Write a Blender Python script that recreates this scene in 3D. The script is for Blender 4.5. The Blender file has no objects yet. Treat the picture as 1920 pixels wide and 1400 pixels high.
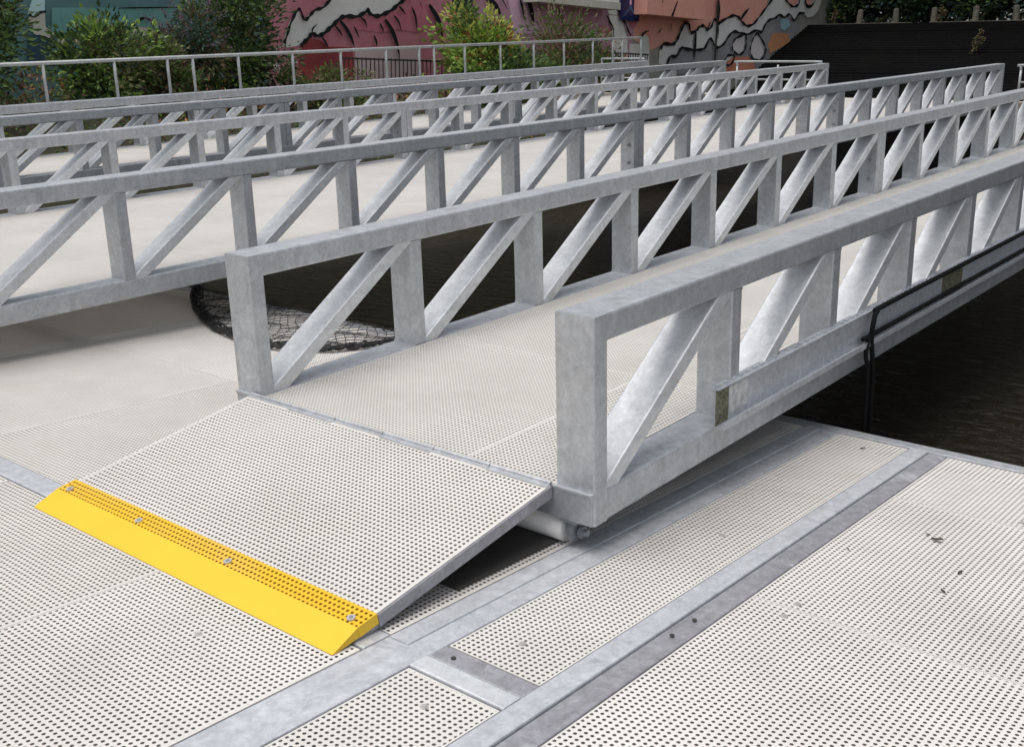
import bpy, math, random, json
from mathutils import Vector, Matrix
random.seed(7)
S = bpy.context.scene
COL = S.collection

# ------------------------------------------------------------------ camera, sky, sun, exposure
cam = bpy.data.cameras.new('camera'); cam.lens = 38.787; cam.sensor_width = 36; cam.clip_end = 2000; cam.clip_start = 0.05
co = bpy.data.objects.new('camera', cam); COL.objects.link(co); S.camera = co
rt = Vector((.768, .640, .014)); fw = Vector((-.616, .745, -.256)).normalized()
rt = (rt - fw * rt.dot(fw)).normalized(); up = rt.cross(fw)
co.matrix_world = Matrix(((rt.x, up.x, -fw.x, 0), (rt.y, up.y, -fw.y, 0), (rt.z, up.z, -fw.z, 1.6), (0, 0, 0, 1)))

SUN_EL, SUN_AZ = math.radians(75), math.radians(195)     # azimuth from +Y clockwise
W = bpy.data.worlds.new('World'); S.world = W; W.use_nodes = True
nt = W.node_tree; nt.nodes.clear()
sky = nt.nodes.new('ShaderNodeTexSky'); sky.sky_type = 'NISHITA'; sky.sun_disc = False
sky.sun_elevation = SUN_EL; sky.sun_rotation = SUN_AZ; sky.dust_density = 4.0; sky.air_density = 1.0; sky.ozone_density = 1.0
bg = nt.nodes.new('ShaderNodeBackground'); bg.inputs['Strength'].default_value = 0.10
hs = nt.nodes.new('ShaderNodeHueSaturation'); hs.inputs['Saturation'].default_value = 0.35
wo = nt.nodes.new('ShaderNodeOutputWorld')
nt.links.new(sky.outputs[0], hs.inputs['Color']); nt.links.new(hs.outputs[0], bg.inputs[0]); nt.links.new(bg.outputs[0], wo.inputs[0])
sl = bpy.data.lights.new('sun', 'SUN'); sl.energy = 1.35; sl.angle = math.radians(50); sl.color = (1, .97, .93)
so = bpy.data.objects.new('sun', sl); COL.objects.link(so)
sd = Vector((math.sin(SUN_AZ) * math.cos(SUN_EL), math.cos(SUN_AZ) * math.cos(SUN_EL), math.sin(SUN_EL)))
so.rotation_euler = sd.to_track_quat('Z', 'Y').to_euler(); so.location = (0, 0, 30)
S.view_settings.view_transform = 'Standard'; S.view_settings.look = 'None'; S.view_settings.exposure = 0.43; S.view_settings.gamma = 1
S.cycles.transparent_max_bounces = 24; S.cycles.max_bounces = 8

# ------------------------------------------------------------------ helpers
class MB:
    """collects geometry, builds ONE mesh object"""
    def __init__(s): s.v = []; s.f = []; s.m = []; s.smooth = []
    def face(s, pts, mat=0):
        n = len(s.v); s.v += [tuple(p) for p in pts]; s.f.append(tuple(range(n, n + len(pts)))); s.m.append(mat)
    def box(s, a, b, mat=0):
        (x0, y0, z0), (x1, y1, z1) = a, b
        n = len(s.v)
        s.v += [(x0, y0, z0), (x1, y0, z0), (x1, y1, z0), (x0, y1, z0), (x0, y0, z1), (x1, y0, z1), (x1, y1, z1), (x0, y1, z1)]
        for q in ((0, 3, 2, 1), (4, 5, 6, 7), (0, 1, 5, 4), (1, 2, 6, 5), (2, 3, 7, 6), (3, 0, 4, 7)):
            s.f.append(tuple(n + i for i in q)); s.m.append(mat)
    def bar(s, p0, p1, side, w, h, r=.008, mat=0, seg=2):
        """rounded rectangular hollow section from p0 to p1; side = direction of width w"""
        p0, p1, side = Vector(p0), Vector(p1), Vector(side).normalized()
        d = (p1 - p0).normalized(); u = d.cross(side).normalized(); side = u.cross(d)
        prof = []
        for cx, cy, a0 in ((1, 1, 0), (-1, 1, 90), (-1, -1, 180), (1, -1, 270)):
            for k in range(seg + 1):
                a = math.radians(a0 + 90 * k / seg)
                prof.append(((w / 2 - r) * cx + r * math.cos(a), (h / 2 - r) * cy + r * math.sin(a)))
        n = len(s.v); k = len(prof)
        for p in (p0, p1):
            for a, b in prof: s.v.append(tuple(p + side * a + u * b))
        for i in range(k):
            j = (i + 1) % k; s.f.append((n + i, n + j, n + k + j, n + k + i)); s.m.append(mat)
        s.f.append(tuple(n + i for i in range(k))[::-1]); s.m.append(mat)
        s.f.append(tuple(n + k + i for i in range(k))); s.m.append(mat)
    def tube(s, pts, r, n=8, mat=0, radii=None, cap=True):
        pts = [Vector(p) for p in pts]; base = len(s.v); prev = None
        for i, p in enumerate(pts):
            d = (pts[min(i + 1, len(pts) - 1)] - pts[max(i - 1, 0)]).normalized()
            if prev is None:
                a = Vector((0, 0, 1)) if abs(d.z) < .9 else Vector((1, 0, 0)); x = d.cross(a).normalized()
            else: x = (prev - d * prev.dot(d)).normalized()
            prev = x; y = d.cross(x); rr = radii[i] if radii else r
            for k in range(n):
                t = 2 * math.pi * k / n; s.v.append(tuple(p + (x * math.cos(t) + y * math.sin(t)) * rr))
        for i in range(len(pts) - 1):
            for k in range(n):
                a = base + i * n + k; b = base + i * n + (k + 1) % n
                s.f.append((a, b, b + n, a + n)); s.m.append(mat)
        if cap:
            s.f.append(tuple(base + k for k in range(n))[::-1]); s.m.append(mat)
            e = base + (len(pts) - 1) * n; s.f.append(tuple(e + k for k in range(n))); s.m.append(mat)
    def build(s, name, mats, parent=None, smooth=False):
        me = bpy.data.meshes.new(name); me.from_pydata(s.v, [], s.f)
        for m in (mats if isinstance(mats, (list, tuple)) else [mats]): me.materials.append(m)
        me.polygons.foreach_set('material_index', s.m)
        if smooth: me.polygons.foreach_set('use_smooth', [True] * len(s.f))
        me.update()
        o = bpy.data.objects.new(name, me); COL.objects.link(o)
        if parent: o.parent = parent
        return o
def thing(name, label, cat, loc=(0, 0, 0), rot=(0, 0, 0), group=None):
    o = bpy.data.objects.new(name, None); COL.objects.link(o); o.location = loc; o.rotation_euler = rot
    o.empty_display_size = .2
    return tag(o, label, cat, group)
def tag(o, label, cat, group=None):
    o['label'] = label; o['category'] = cat
    if group: o['group'] = group
    return o
def kind(o, k): o['kind'] = k; return o
def inst(src, parent, loc=(0, 0, 0), rot=(0, 0, 0)):
    c = src.copy(); COL.objects.link(c); c.parent = parent; c.location = loc; c.rotation_euler = rot; return c

# ------------------------------------------------------------------ materials
def newmat(name):
    m = bpy.data.materials.new(name); m.use_nodes = True
    t = m.node_tree; b = t.nodes['Principled BSDF']; return m, t, b
def N(t, typ, **kw):
    n = t.nodes.new(typ)
    for k, v in kw.items():
        if k in n.inputs: n.inputs[k].default_value = v
        else: setattr(n, k, v)
    return n
def coords(t, rand=True):
    tc = N(t, 'ShaderNodeTexCoord')
    if not rand: return tc.outputs['Object']
    oi = N(t, 'ShaderNodeObjectInfo'); ml = N(t, 'ShaderNodeMath', operation='MULTIPLY'); ml.inputs[1].default_value = 37.0
    ad = N(t, 'ShaderNodeVectorMath', operation='ADD')
    t.links.new(oi.outputs['Random'], ml.inputs[0]); t.links.new(tc.outputs['Object'], ad.inputs[0]); t.links.new(ml.outputs[0], ad.inputs[1])
    return ad.outputs[0]
def ramp(t, fac, stops):
    r = N(t, 'ShaderNodeValToRGB'); e = r.color_ramp.elements
    while len(e) < len(stops): e.new(.5)
    for q, (p, c) in zip(e, stops): q.position = p; q.color = (*c, 1)
    t.links.new(fac, r.inputs[0]); return r.outputs[0]
def noise(t, vec, scale, detail=4, rough=.6, dist=0):
    n = N(t, 'ShaderNodeTexNoise', Scale=scale, Detail=detail, Roughness=rough, Distortion=dist)
    t.links.new(vec, n.inputs['Vector']); return n.outputs['Fac']
def mixc(t, fac, a, b, blend='MIX'):
    n = N(t, 'ShaderNodeMix', data_type='RGBA', blend_type=blend)
    for i, v in ((0, fac), (6, a), (7, b)):
        if isinstance(v, (int, float)): n.inputs[i].default_value = v
        elif isinstance(v, tuple): n.inputs[i].default_value = (*v, 1)
        else: t.links.new(v, n.inputs[i])
    return n.outputs[2]
def bump(t, b, h, strength=.2, dist=.01):
    n = N(t, 'ShaderNodeBump', Strength=strength, Distance=dist); t.links.new(h, n.inputs['Height']); t.links.new(n.outputs[0], b.inputs['Normal'])

def galv(name, lo, hi, metal=.6, rough=.42, stain=(.2, .2, .21), amount=.3, streak=(1, 1, 1), sscale=7):
    m, t, b = newmat(name); v = coords(t)
    mid = tuple((a + c_) / 2 for a, c_ in zip(lo, hi))
    c = ramp(t, noise(t, v, 26, 10, .72, .3), [(.28, lo), (.5, mid), (.72, hi)])
    vo = N(t, 'ShaderNodeTexVoronoi', Scale=85.0); t.links.new(v, vo.inputs['Vector'])
    c = mixc(t, .55, c, ramp(t, vo.outputs['Color'], [(0, (.84, .84, .85)), (1, (1.12, 1.12, 1.12))]), 'MULTIPLY')
    mp = N(t, 'ShaderNodeMapping'); mp.inputs['Scale'].default_value = streak; t.links.new(v, mp.inputs['Vector'])
    c = mixc(t, .6, c, ramp(t, noise(t, mp.outputs[0], 5, 8, .7, .2), [(.3, (.80, .80, .81)), (.7, (1.12, 1.12, 1.12))]), 'MULTIPLY')
    c = mixc(t, .5, c, ramp(t, noise(t, v, 4.5, 8, .66, 1.0), [(.32, (.74, .75, .77)), (.68, (1.1, 1.1, 1.1))]), 'MULTIPLY')
    st = ramp(t, noise(t, v, sscale, 10, .78, 1.5), [(.56, (0, 0, 0)), (.70, (amount, amount, amount))])
    c = mixc(t, st, c, stain)
    t.links.new(c, b.inputs['Base Color']); b.inputs['Metallic'].default_value = metal
    r = N(t, 'ShaderNodeMapRange'); r.inputs[3].default_value = rough - .1; r.inputs[4].default_value = rough + .14
    t.links.new(noise(t, v, 22, 5), r.inputs[0]); t.links.new(r.outputs[0], b.inputs['Roughness'])
    bump(t, b, noise(t, v, 40, 4), .06, .004)
    return m
M = {}
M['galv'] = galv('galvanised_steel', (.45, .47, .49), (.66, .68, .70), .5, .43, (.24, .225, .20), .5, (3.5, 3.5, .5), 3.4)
M['galv_diag'] = galv('galvanised_steel_skylit', (.62, .64, .655), (.83, .845, .855), .45, .47, (.30, .29, .27), .4, (3, .6, 3), 4)  # brighter copy of the steel, sky light on the braces put into colour
M['galv_beam'] = galv('galvanised_steel_weathered', (.50, .52, .55), (.74, .76, .79), .4, .5, (.24, .23, .26), .6, (4, .5, 4))
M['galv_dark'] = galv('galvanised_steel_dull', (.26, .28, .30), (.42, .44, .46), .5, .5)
M['galv_bright'] = galv('galvanised_strip_bright', (.62, .64, .66), (.80, .82, .84), .35, .5, (.30, .30, .33), .6)
M['galv_dull'] = galv('galvanised_strip_dull', (.26, .255, .275), (.46, .455, .49), .35, .5, (.66, .67, .70), .85, (4, .5, 4), 2.6)
M['white_steel'] = galv('pale_galvanised_tube', (.38, .40, .40), (.52, .54, .53), .3, .5)

def plain(name, col, rough=.6, metal=0, var=.12, scale=8, bmp=0, spec=.5):
    m, t, b = newmat(name); v = coords(t)
    lo = tuple(c * (1 - var) for c in col); hi = tuple(min(1, c * (1 + var)) for c in col)
    t.links.new(ramp(t, noise(t, v, scale, 6, .65), [(.3, lo), (.7, hi)]), b.inputs['Base Color'])
    b.inputs['Roughness'].default_value = rough; b.inputs['Metallic'].default_value = metal
    b.inputs['Specular IOR Level'].default_value = spec
    if bmp: bump(t, b, noise(t, v, scale * 4, 6), bmp, .02)
    return m
M['rubber'] = plain('black_rubber', (.008, .008, .009), .8, spec=.15)
M['net'] = plain('black_nylon_twine', (.012, .012, .014), .6)
M['roller'] = plain('white_plastic_roller', (.82, .81, .79), .4, 0, .05)
M['concrete'] = plain('concrete', (.33, .30, .26), .85, 0, .25, 3, .3)
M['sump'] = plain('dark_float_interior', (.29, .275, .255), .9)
M['light_block'] = plain('light_block_grey', (.26, .25, .235), .85)  # for the plates added to block light below deck and ramp
M['hull'] = plain('grey_float_hull', (.10, .10, .10), .7)
M['moss'] = plain('mossy_weathered_steel', (.17, .165, .11), .9, 0, .75, 60, .4)
M['mat'] = plain('worn_rubber_mat', (.05, .048, .045), .85, 0, .2, 6)
M['leaf_litter'] = plain('dead_leaf', (.05, .04, .03), .9, 0, .3, 40)
M['steel_clip'] = plain('stainless_clip', (.55, .54, .52), .45, .4)

def grating(name, lo, hi, pitch=.02, hole=.272):
    """solid moulded ribs with open round holes"""
    m, t, b = newmat(name); tc = N(t, 'ShaderNodeTexCoord')
    sc = N(t, 'ShaderNodeVectorMath', operation='MULTIPLY'); sc.inputs[1].default_value = (1 / pitch, 1 / pitch, 0)
    t.links.new(tc.outputs['Object'], sc.inputs[0])
    fr = N(t, 'ShaderNodeVectorMath', operation='FRACTION'); t.links.new(sc.outputs[0], fr.inputs[0])
    sb = N(t, 'ShaderNodeVectorMath', operation='SUBTRACT'); sb.inputs[1].default_value = (.5, .5, 0); t.links.new(fr.outputs[0], sb.inputs[0])
    ln = N(t, 'ShaderNodeVectorMath', operation='LENGTH'); t.links.new(sb.outputs[0], ln.inputs[0])
    lt = N(t, 'ShaderNodeMath', operation='LESS_THAN'); lt.inputs[1].default_value = hole; t.links.new(ln.outputs['Value'], lt.inputs[0])
    v = coords(t)
    c = ramp(t, noise(t, v, 1.6, 8, .7), [(.3, lo), (.68, hi)])
    c = mixc(t, ramp(t, noise(t, v, 14, 6, .7), [(.62, (0, 0, 0)), (.8, (.35, .35, .35))]), c, (.30, .28, .24))
    oi = N(t, 'ShaderNodeObjectInfo'); c = mixc(t, 1.0, c, ramp(t, oi.outputs['Random'], [(0, (.93, .925, .91)), (1, (1.03, 1.03, 1.03))]), 'MULTIPLY')
    c = mixc(t, ramp(t, noise(t, v, .55, 7, .75, 1.2), [(.50, (0, 0, 0)), (.78, (.30, .30, .30))]), c, (.40, .365, .31))
    t.links.new(c, b.inputs['Base Color']); b.inputs['Roughness'].default_value = .75
    tr = N(t, 'ShaderNodeBsdfTransparent'); mx = N(t, 'ShaderNodeMixShader')
    t.links.new(lt.outputs[0], mx.inputs[0]); t.links.new(b.outputs[0], mx.inputs[1]); t.links.new(tr.outputs[0], mx.inputs[2])
    t.links.new(mx.outputs[0], t.nodes['Material Output'].inputs['Surface'])
    return m
M['grate'] = grating('perforated_grating', (.61, .585, .555), (.73, .705, .675))
M['grate_rim'] = plain('grating_rim', (.66, .64, .61), .75, 0, .08)
M['grate_deck'] = grating('perforated_deck', (.62, .595, .565), (.73, .705, .675), hole=.275)
M['yellow_grate'] = grating('yellow_perforated', (.80, .47, .016), (.84, .52, .018), hole=.26)
m, t, b = newmat('yellow_nosing_paint'); v = coords(t)
c = ramp(t, noise(t, v, 3, 6, .6), [(.3, (.80, .495, .020)), (.7, (.85, .545, .024))])
mp = N(t, 'ShaderNodeMapping'); mp.inputs['Scale'].default_value = (2.5, 14, 4); mp.inputs['Rotation'].default_value = (0, 0, .5); t.links.new(v, mp.inputs['Vector'])
c = mixc(t, ramp(t, noise(t, mp.outputs[0], 6, 8, .75, .5), [(.60, (0, 0, 0)), (.76, (.45, .45, .45))]), c, (.42, .30, .06))     # scuffs
c = mixc(t, ramp(t, noise(t, v, 55, 6, .7), [(.66, (0, 0, 0)), (.78, (.4, .4, .4))]), c, (.25, .18, .06))
t.links.new(c, b.inputs['Base Color']); b.inputs['Roughness'].default_value = .5; M['yellow'] = m

# ------------------------------------------------------------------ water, ground, banks
m, t, b = newmat('river_water'); v = coords(t, False)
b.inputs['Base Color'].default_value = (.022, .018, .012, 1); b.inputs['Roughness'].default_value = .06; b.inputs['IOR'].default_value = 1.33; b.inputs['Specular IOR Level'].default_value = .3
mp = N(t, 'ShaderNodeMapping'); mp.inputs['Scale'].default_value = (1, 2.2, 1); mp.inputs['Rotation'].default_value = (0, 0, .5); t.links.new(v, mp.inputs['Vector'])
bump(t, b, noise(t, mp.outputs[0], 5.0, 4, .6, .6), 1.0, .12)
w = MB(); w.face([(-60, -40, -.38), (200, -40, -.38), (200, 37, -.38), (-60, 37, -.38)])
kind(w.build('water', m), 'structure')

m, t, b = newmat('bank_earth'); v = coords(t, False)
c = ramp(t, noise(t, v, 1.3, 8, .7), [(.35, (.030, .026, .018)), (.5, (.045, .045, .022)), (.7, (.075, .062, .045))])
t.links.new(c, b.inputs['Base Color']); b.inputs['Roughness'].default_value = .95; bump(t, b, noise(t, v, 6, 6), .6, .08)
def sheet(name, prof, x0, x1, n, axis, mat, amp=.0):
    """strip of ground following a height profile [(u,z)...]"""
    q = MB(); us = []
    for i in range(len(prof) - 1):
        k = 4
        for j in range(k): us.append((prof[i][0] + (prof[i + 1][0] - prof[i][0]) * j / k, prof[i][1] + (prof[i + 1][1] - prof[i][1]) * j / k))
    us.append(prof[-1]); idx = []
    for i in range(n + 1):
        a = x0 + (x1 - x0) * i / n
        for u_, z in us:
            zz = z + random.uniform(-amp, amp)
            q.v.append((a, u_, zz) if axis == 'x' else (u_, a, zz))
    k = len(us)
    for i in range(n):
        for j in range(k - 1):
            f = (i * k + j, i * k + j + 1, (i + 1) * k + j + 1, (i + 1) * k + j)
            q.f.append(f if axis != 'x' else f[::-1]); q.m.append(0)
    return kind(q.build(name, mat, smooth=True), 'structure')
M['earth'] = m
sheet('river_bank', [(-24, 1.25), (-18.6, 1.15), (-16.6, .9), (-15.2, .25), (-14.4, -.8)], -10, 23.2, 40, 'y', M['earth'], .07)
sheet('landing_ground', [(22.9, 1.31), (28, 1.15), (34.9, .88)], -24, 40, 40, 'x', M['earth'], .03)

# the embankment of stone courses at the far end, tree shade put into its colour
m, t, b = newmat('tree_shaded_stone_pitching'); v = coords(t, False)
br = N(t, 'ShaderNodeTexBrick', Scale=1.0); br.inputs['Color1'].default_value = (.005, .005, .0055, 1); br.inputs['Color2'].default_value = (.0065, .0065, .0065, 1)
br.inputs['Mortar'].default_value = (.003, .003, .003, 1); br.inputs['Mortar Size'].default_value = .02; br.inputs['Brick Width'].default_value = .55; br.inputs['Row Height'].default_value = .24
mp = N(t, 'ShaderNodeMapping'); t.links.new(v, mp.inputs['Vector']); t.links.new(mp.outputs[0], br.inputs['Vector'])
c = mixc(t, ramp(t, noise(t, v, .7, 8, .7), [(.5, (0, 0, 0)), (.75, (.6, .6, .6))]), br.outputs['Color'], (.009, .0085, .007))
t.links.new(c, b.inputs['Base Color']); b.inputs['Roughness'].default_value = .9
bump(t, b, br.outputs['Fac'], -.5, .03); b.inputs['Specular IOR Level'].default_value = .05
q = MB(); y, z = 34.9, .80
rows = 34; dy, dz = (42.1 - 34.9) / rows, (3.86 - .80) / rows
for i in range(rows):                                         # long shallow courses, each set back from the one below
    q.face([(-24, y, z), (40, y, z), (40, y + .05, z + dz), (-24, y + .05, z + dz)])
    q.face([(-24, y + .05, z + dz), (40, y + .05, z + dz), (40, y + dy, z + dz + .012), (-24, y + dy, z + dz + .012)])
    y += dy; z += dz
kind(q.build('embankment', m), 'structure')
sheet('embankment_top', [(42.1, 3.86), (46, 3.95), (90, 4.6)], -60, 60, 30, 'x', M['earth'], .04)
# quay wall under the landing and the landing slab
q = MB(); q.box((-16.5, 20.66, -1.2), (40, 20.9, 1.22)); q.build('quay', plain('dark_quay_stone', (.045, .042, .038), .9, 0, .4, 2.5, .5))
kind(bpy.data.objects['quay'], 'structure')
q = MB(); q.box((-16.4, 20.62, 1.224), (40, 22.95, 1.36)); kind(q.build('landing', M['concrete']), 'structure')

# ------------------------------------------------------------------ pontoon
pon = thing('floating_pontoon', 'wide floating pontoon of pale perforated grating panels framed by galvanised steel strips', 'pontoon')
q = MB(); q.box((-14.6, -4.5, -.55), (6.5, 4.85, -.062), 0); q.build('float_hull', [M['hull']], pon)
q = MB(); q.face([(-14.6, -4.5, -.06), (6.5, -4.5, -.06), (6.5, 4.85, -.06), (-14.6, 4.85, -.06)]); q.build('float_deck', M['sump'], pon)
_cache = {}
def panel(x0, y0, x1, y1, z=0.0):
    """one moulded grating panel: solid rim + stacked perforated layers (the depth of the ribs)"""
    x0 += .0015; y0 += .0015; x1 -= .0015; y1 -= .0015
    sx, sy = round(x1 - x0, 4), round(y1 - y0, 4); key = (sx, sy)
    if key not in _cache:
        e = .006; q = MB()
        for a, c_ in (((0, 0), (sx, e)), ((0, sy - e), (sx, sy)), ((0, e), (e, sy - e)), ((sx - e, e), (sx, sy - e))):
            q.box((a[0], a[1], -.03), (c_[0], c_[1], 0), 1)
        for k in range(1):
            zz = -.0004 - .005 * k
            q.face([(e, e, zz), (sx - e, e, zz), (sx - e, sy - e, zz), (e, sy - e, zz)], 0)
        o = q.build('grating_panel', [M['grate'], M['grate_rim']], pon); _cache[key] = o
        o.location = (x0, y0, z); return o
    return inst(_cache[key], pon, (x0, y0, z))
# right field, middle lane, left field, front fields
ys = [-4.3, -2.97, -1.77, -.57, .63, 1.85, 3.03, 4.21, 4.855]
for a, c_ in zip(ys[:-1], ys[1:]):
    for x in (-1.478, .92, 3.32): panel(x, a, x + 2.4, c_)
panel(-1.995, 2.14, -1.655, 4.855); panel(-1.995, .3, -1.655, 1.975); panel(-1.995, -1.7, -1.655, .3)
for x in (-3.065, -4.26, -5.46, -6.66, -7.86, -9.06, -10.26, -11.46, -12.66, -13.86):
    w_ = .895 if x == -3.065 else 1.195
    for a, c_ in ((-1.45, .55), (.55, 1.955)): panel(x, a, x + w_, c_)
for x in (-3.365, -4.865, -6.365, -7.865, -9.365, -10.865, -12.365, -13.865):
    w_ = 1.195 if x == -3.365 else 1.5
    for a, c_ in ((2.075, 3.5), (3.5, 4.855)): panel(x, a, x + w_, c_)
def beam(a, c_, z=.004, mat='galv_beam'):
    q = MB(); (x0, y0), (x1, y1) = a, c_
    if abs(x1 - x0) > abs(y1 - y0): q.bar((x0, (y0 + y1) / 2, z - .04), (x1, (y0 + y1) / 2, z - .04), (0, 1, 0), abs(y1 - y0), .08, .005)
    else: q.bar(((x0 + x1) / 2, y0, z - .04), ((x0 + x1) / 2, y1, z - .04), (1, 0, 0), abs(x1 - x0), .08, .005)
    return q.build('steel_beam', M[mat], pon)
beam((-2.164, 2.06), (-2.087, 4.86)); beam((-2.0855, 2.06), (-2.0, 4.86), .001)
beam((-2.164, -4.4), (-2.0, 2.058), .003)
beam((-1.65, -4.4), (-1.5695, 4.86), .006, 'galv_beam'); beam((-1.5665, -4.4), (-1.484, 4.86), -.001, 'galv_dull')
beam((-1.998, 1.982), (-1.652, 2.056), .005, 'galv_bright'); beam((-1.998, 2.058), (-1.652, 2.136), .002, 'galv_dull')
beam((-14.4, 1.962), (-2.166, 2.07), .004)
beam((-14.6, 4.862), (6.4, 4.94), .006, 'galv')
q = MB(); q.box((-14.6, 4.85, -.5), (6.4, 4.935, -.08)); q.build('fender_board', M['galv_dark'], pon)
cl = MB(); cl.tube([(0, 0, -.004), (0, 0, .003)], .012, 12); cl.tube([(0, 0, .003), (0, 0, .006)], .007, 8)
clip0 = cl.build('fixing_clip', M['steel_clip'], pon); clip0.location = (-1.82, 1.857, 0)
for x, y in ((-1.838, 2.29), (-1.34, 3.066), (-1.336, 2.964), (-1.80, 3.4), (-1.0, 4.27), (-2.6, 1.7), (-2.7, .75)):
    inst(clip0, pon, (x, y, 0))
hb = MB(); hb.tube([(0, 0, .0), (0, 0, .0028)], .008, 8)
hole_disc0 = hb.build('bolt_hole_disc', M['mat'], pon); hole_disc0.location = (-1.93, 2.09, .004)  # flat dark discs stand in for the shade inside bolt holes
for x, y in ((-1.53, 2.75), (-1.53, 2.62), (-2.12, .9)): inst(hole_disc0, pon, (x, y, .004))

# ------------------------------------------------------------------ gangways
def gangway(name, label, X0, X1, Y0, Z0, slope, L, nl, nr, splice_l, splice_r, layers=3):
    """truss-sided gangway. X0 = outer face of the left truss, X1 = outer face of the right truss; local y runs up the slope"""
    g = thing(name, label, 'gangway', ((X0 + X1) / 2, Y0, Z0), (math.radians(slope), 0, 0), 'galvanised truss gangways from the pontoon to the quay')
    hw = (X1 - X0) / 2; H = .75
    up0 = dg = None
    for sgn, n, spl in ((-1, nl, splice_l), (1, nr, splice_r)):
        x = sgn * (hw - .08); pitch = (L - .08) / n
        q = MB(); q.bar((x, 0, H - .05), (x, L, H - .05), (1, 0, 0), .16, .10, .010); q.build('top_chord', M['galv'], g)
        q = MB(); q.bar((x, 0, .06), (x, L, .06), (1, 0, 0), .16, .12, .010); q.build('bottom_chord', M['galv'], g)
        # end posts stand in front of the chords
        for yy in (-.002, L - .078):
            q = MB(); q.bar((0, 0, .0), (0, 0, H - .002), (1, 0, 0), .164, .08, .008); o = q.build('end_post', M['galv'], g); o.location = (x, yy + .038, 0)
        q = MB(); q.bar((0, 0, .12), (0, 0, H - .10), (1, 0, 0), .154, .078, .006)
        for zz in (.1195, H - .1065): q.bar((0, 0, zz), (0, 0, zz + .007), (1, 0, 0), .1585, .0825, .006)       # weld beads
        up0 = q.build('upright', M['galv'], g)
        first = True; spo = None; dfirst = None
        ha = pitch - .08 - .02; hb_ = H - .10 - .12
        for k in range(n):
            y0 = k * pitch + .08; y1 = (k + 1) * pitch
            if k in spl:                                    # bolted splice: two posts back to back
                q = MB(); q.bar((0, 0, .12), (0, 0, H - .10), (1, 0, 0), .158, .085, .004); q.bar((0, .092, .12), (0, .092, H - .10), (1, 0, 0), .158, .085, .004)
                o = q.build('splice_post', M['galv'], g); o.location = (x, k * pitch - .01, 0)
                for zz in (.25, .42, .56):
                    qb = MB(); qb.tube([(0, -.042, 0), (0, -.058, 0)], .017, 6); bo = qb.build('bolt', M['galv_dark'], o); bo.location = (.02, 0, zz)
            elif k > 0:
                if first: o = up0; first = False
                else: o = inst(up0, g)
                o.location = (x, k * pitch + .04, 0)
            d = Vector((0, (y1 - .035) - (y0 + .035), hb_)); 
            if dfirst is None:
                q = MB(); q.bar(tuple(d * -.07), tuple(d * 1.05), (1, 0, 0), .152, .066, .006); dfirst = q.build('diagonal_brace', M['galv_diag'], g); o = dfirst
            else: o = inst(dfirst, g)
            o.location = (x, y0 + .025 + (.09 if k in spl else 0), .12)
    # deck: rim frame + perforated layers
    q = MB(); a = hw - .165
    for k in range(layers):
        zz = .116 - .005 * k; q.face([(-a, .02, zz), (a, .02, zz), (a, L, zz), (-a, L, zz)], 0)
    q.box((-a, .0, .06), (a, .018, .1165), 1)
    for xx in (-a, a - .012): q.box((xx, .02, .07), (xx + .012, L, .1168), 1)
    for k in range(1, int(L / 1.2)):                             # solid ribs where two deck panels butt
        q.box((-a + .013, k * 1.2 - .006, .089), (a - .013, k * 1.2 + .006, .1167), 1)
    for xx in (-a + (2 * a) * .73,): q.box((xx, .02, .083), (xx + .012, L, .1166), 1)
    q.build('deck', [M['grate_deck'], M['grate_rim']], g)
    q = MB()
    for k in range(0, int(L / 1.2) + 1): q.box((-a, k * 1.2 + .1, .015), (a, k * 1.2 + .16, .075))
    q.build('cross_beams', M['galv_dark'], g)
    if layers == 1: q = MB(); q.box((-a + .02, .05, .078), (a - .02, L - .05, .084)); q.build('underdeck_light_block', M['light_block'], g)  # added solid plate, stops light passing through the deck holes
    q = MB(); q.box((-hw + .005, -.016, .004), (hw - .005, -.0045, .122)); q.box((-hw + .003, -.021, .114), (hw - .003, -.0035, .1225)); q.build('end_plate', M['galv'], g)
    return g
L_A = 17.70
gA = gangway('gangway', 'nearest gangway, its white deck running up from the yellow edged ramp between two truss rails', -4.02, -2.04, 2.93, .112, 3.72, L_A, 18, 19, (7, 13), (6, 12), 1)
L_B = 19.81
gB = gangway('gangway', 'broad middle gangway with the widest white deck, beside the black net', -9.46, -6.10, .83, .097, 3.37, L_B, 21, 21, (9, 14), (9, 14))
gC = gangway('gangway', 'farthest gangway, in front of the bushes, carrying a thin handrail on its truss', -13.5, -11.5, .83, .134, 3.41, L_B, 21, 21, (9, 14), (9, 14))

# thin handrail on the far truss of gangway C, three welded sections
def tubes(name, parts, r, mat, parent, n=8):
    q = MB()
    for p in parts: q.tube(p, r, n)
    return q.build(name, mat, parent, True)
cx, zc = -12.5, .75
hr = [[3.3, 4.25, 5.2], [6.36, 7.33, 8.12], [8.52, 9.28, 10.26, 11.21, 12.18, 12.94], [13.3, 14.07, 15.03, 15.99, 16.92, 17.87, 18.56], [18.9, 19.6]]
hr = [[1.2, 2.2, 3.2, 4.2, 5.2]] + hr[1:]
hz = .47
top = tubes('handrail', [[(-.92, hr[0][0], zc + hz), (-.92, hr[-1][-1], zc + hz)]], .024, M['white_steel'], gC)
post0 = None
for s_ in hr:
    for y in s_:
        if post0 is None: post0 = tubes('rail_post', [[(0, 0, 0), (0, 0, hz)]], .021, M['white_steel'], top); o = post0
        else: o = inst(post0, top)
        o.location = (-.92, y, zc)

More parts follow.
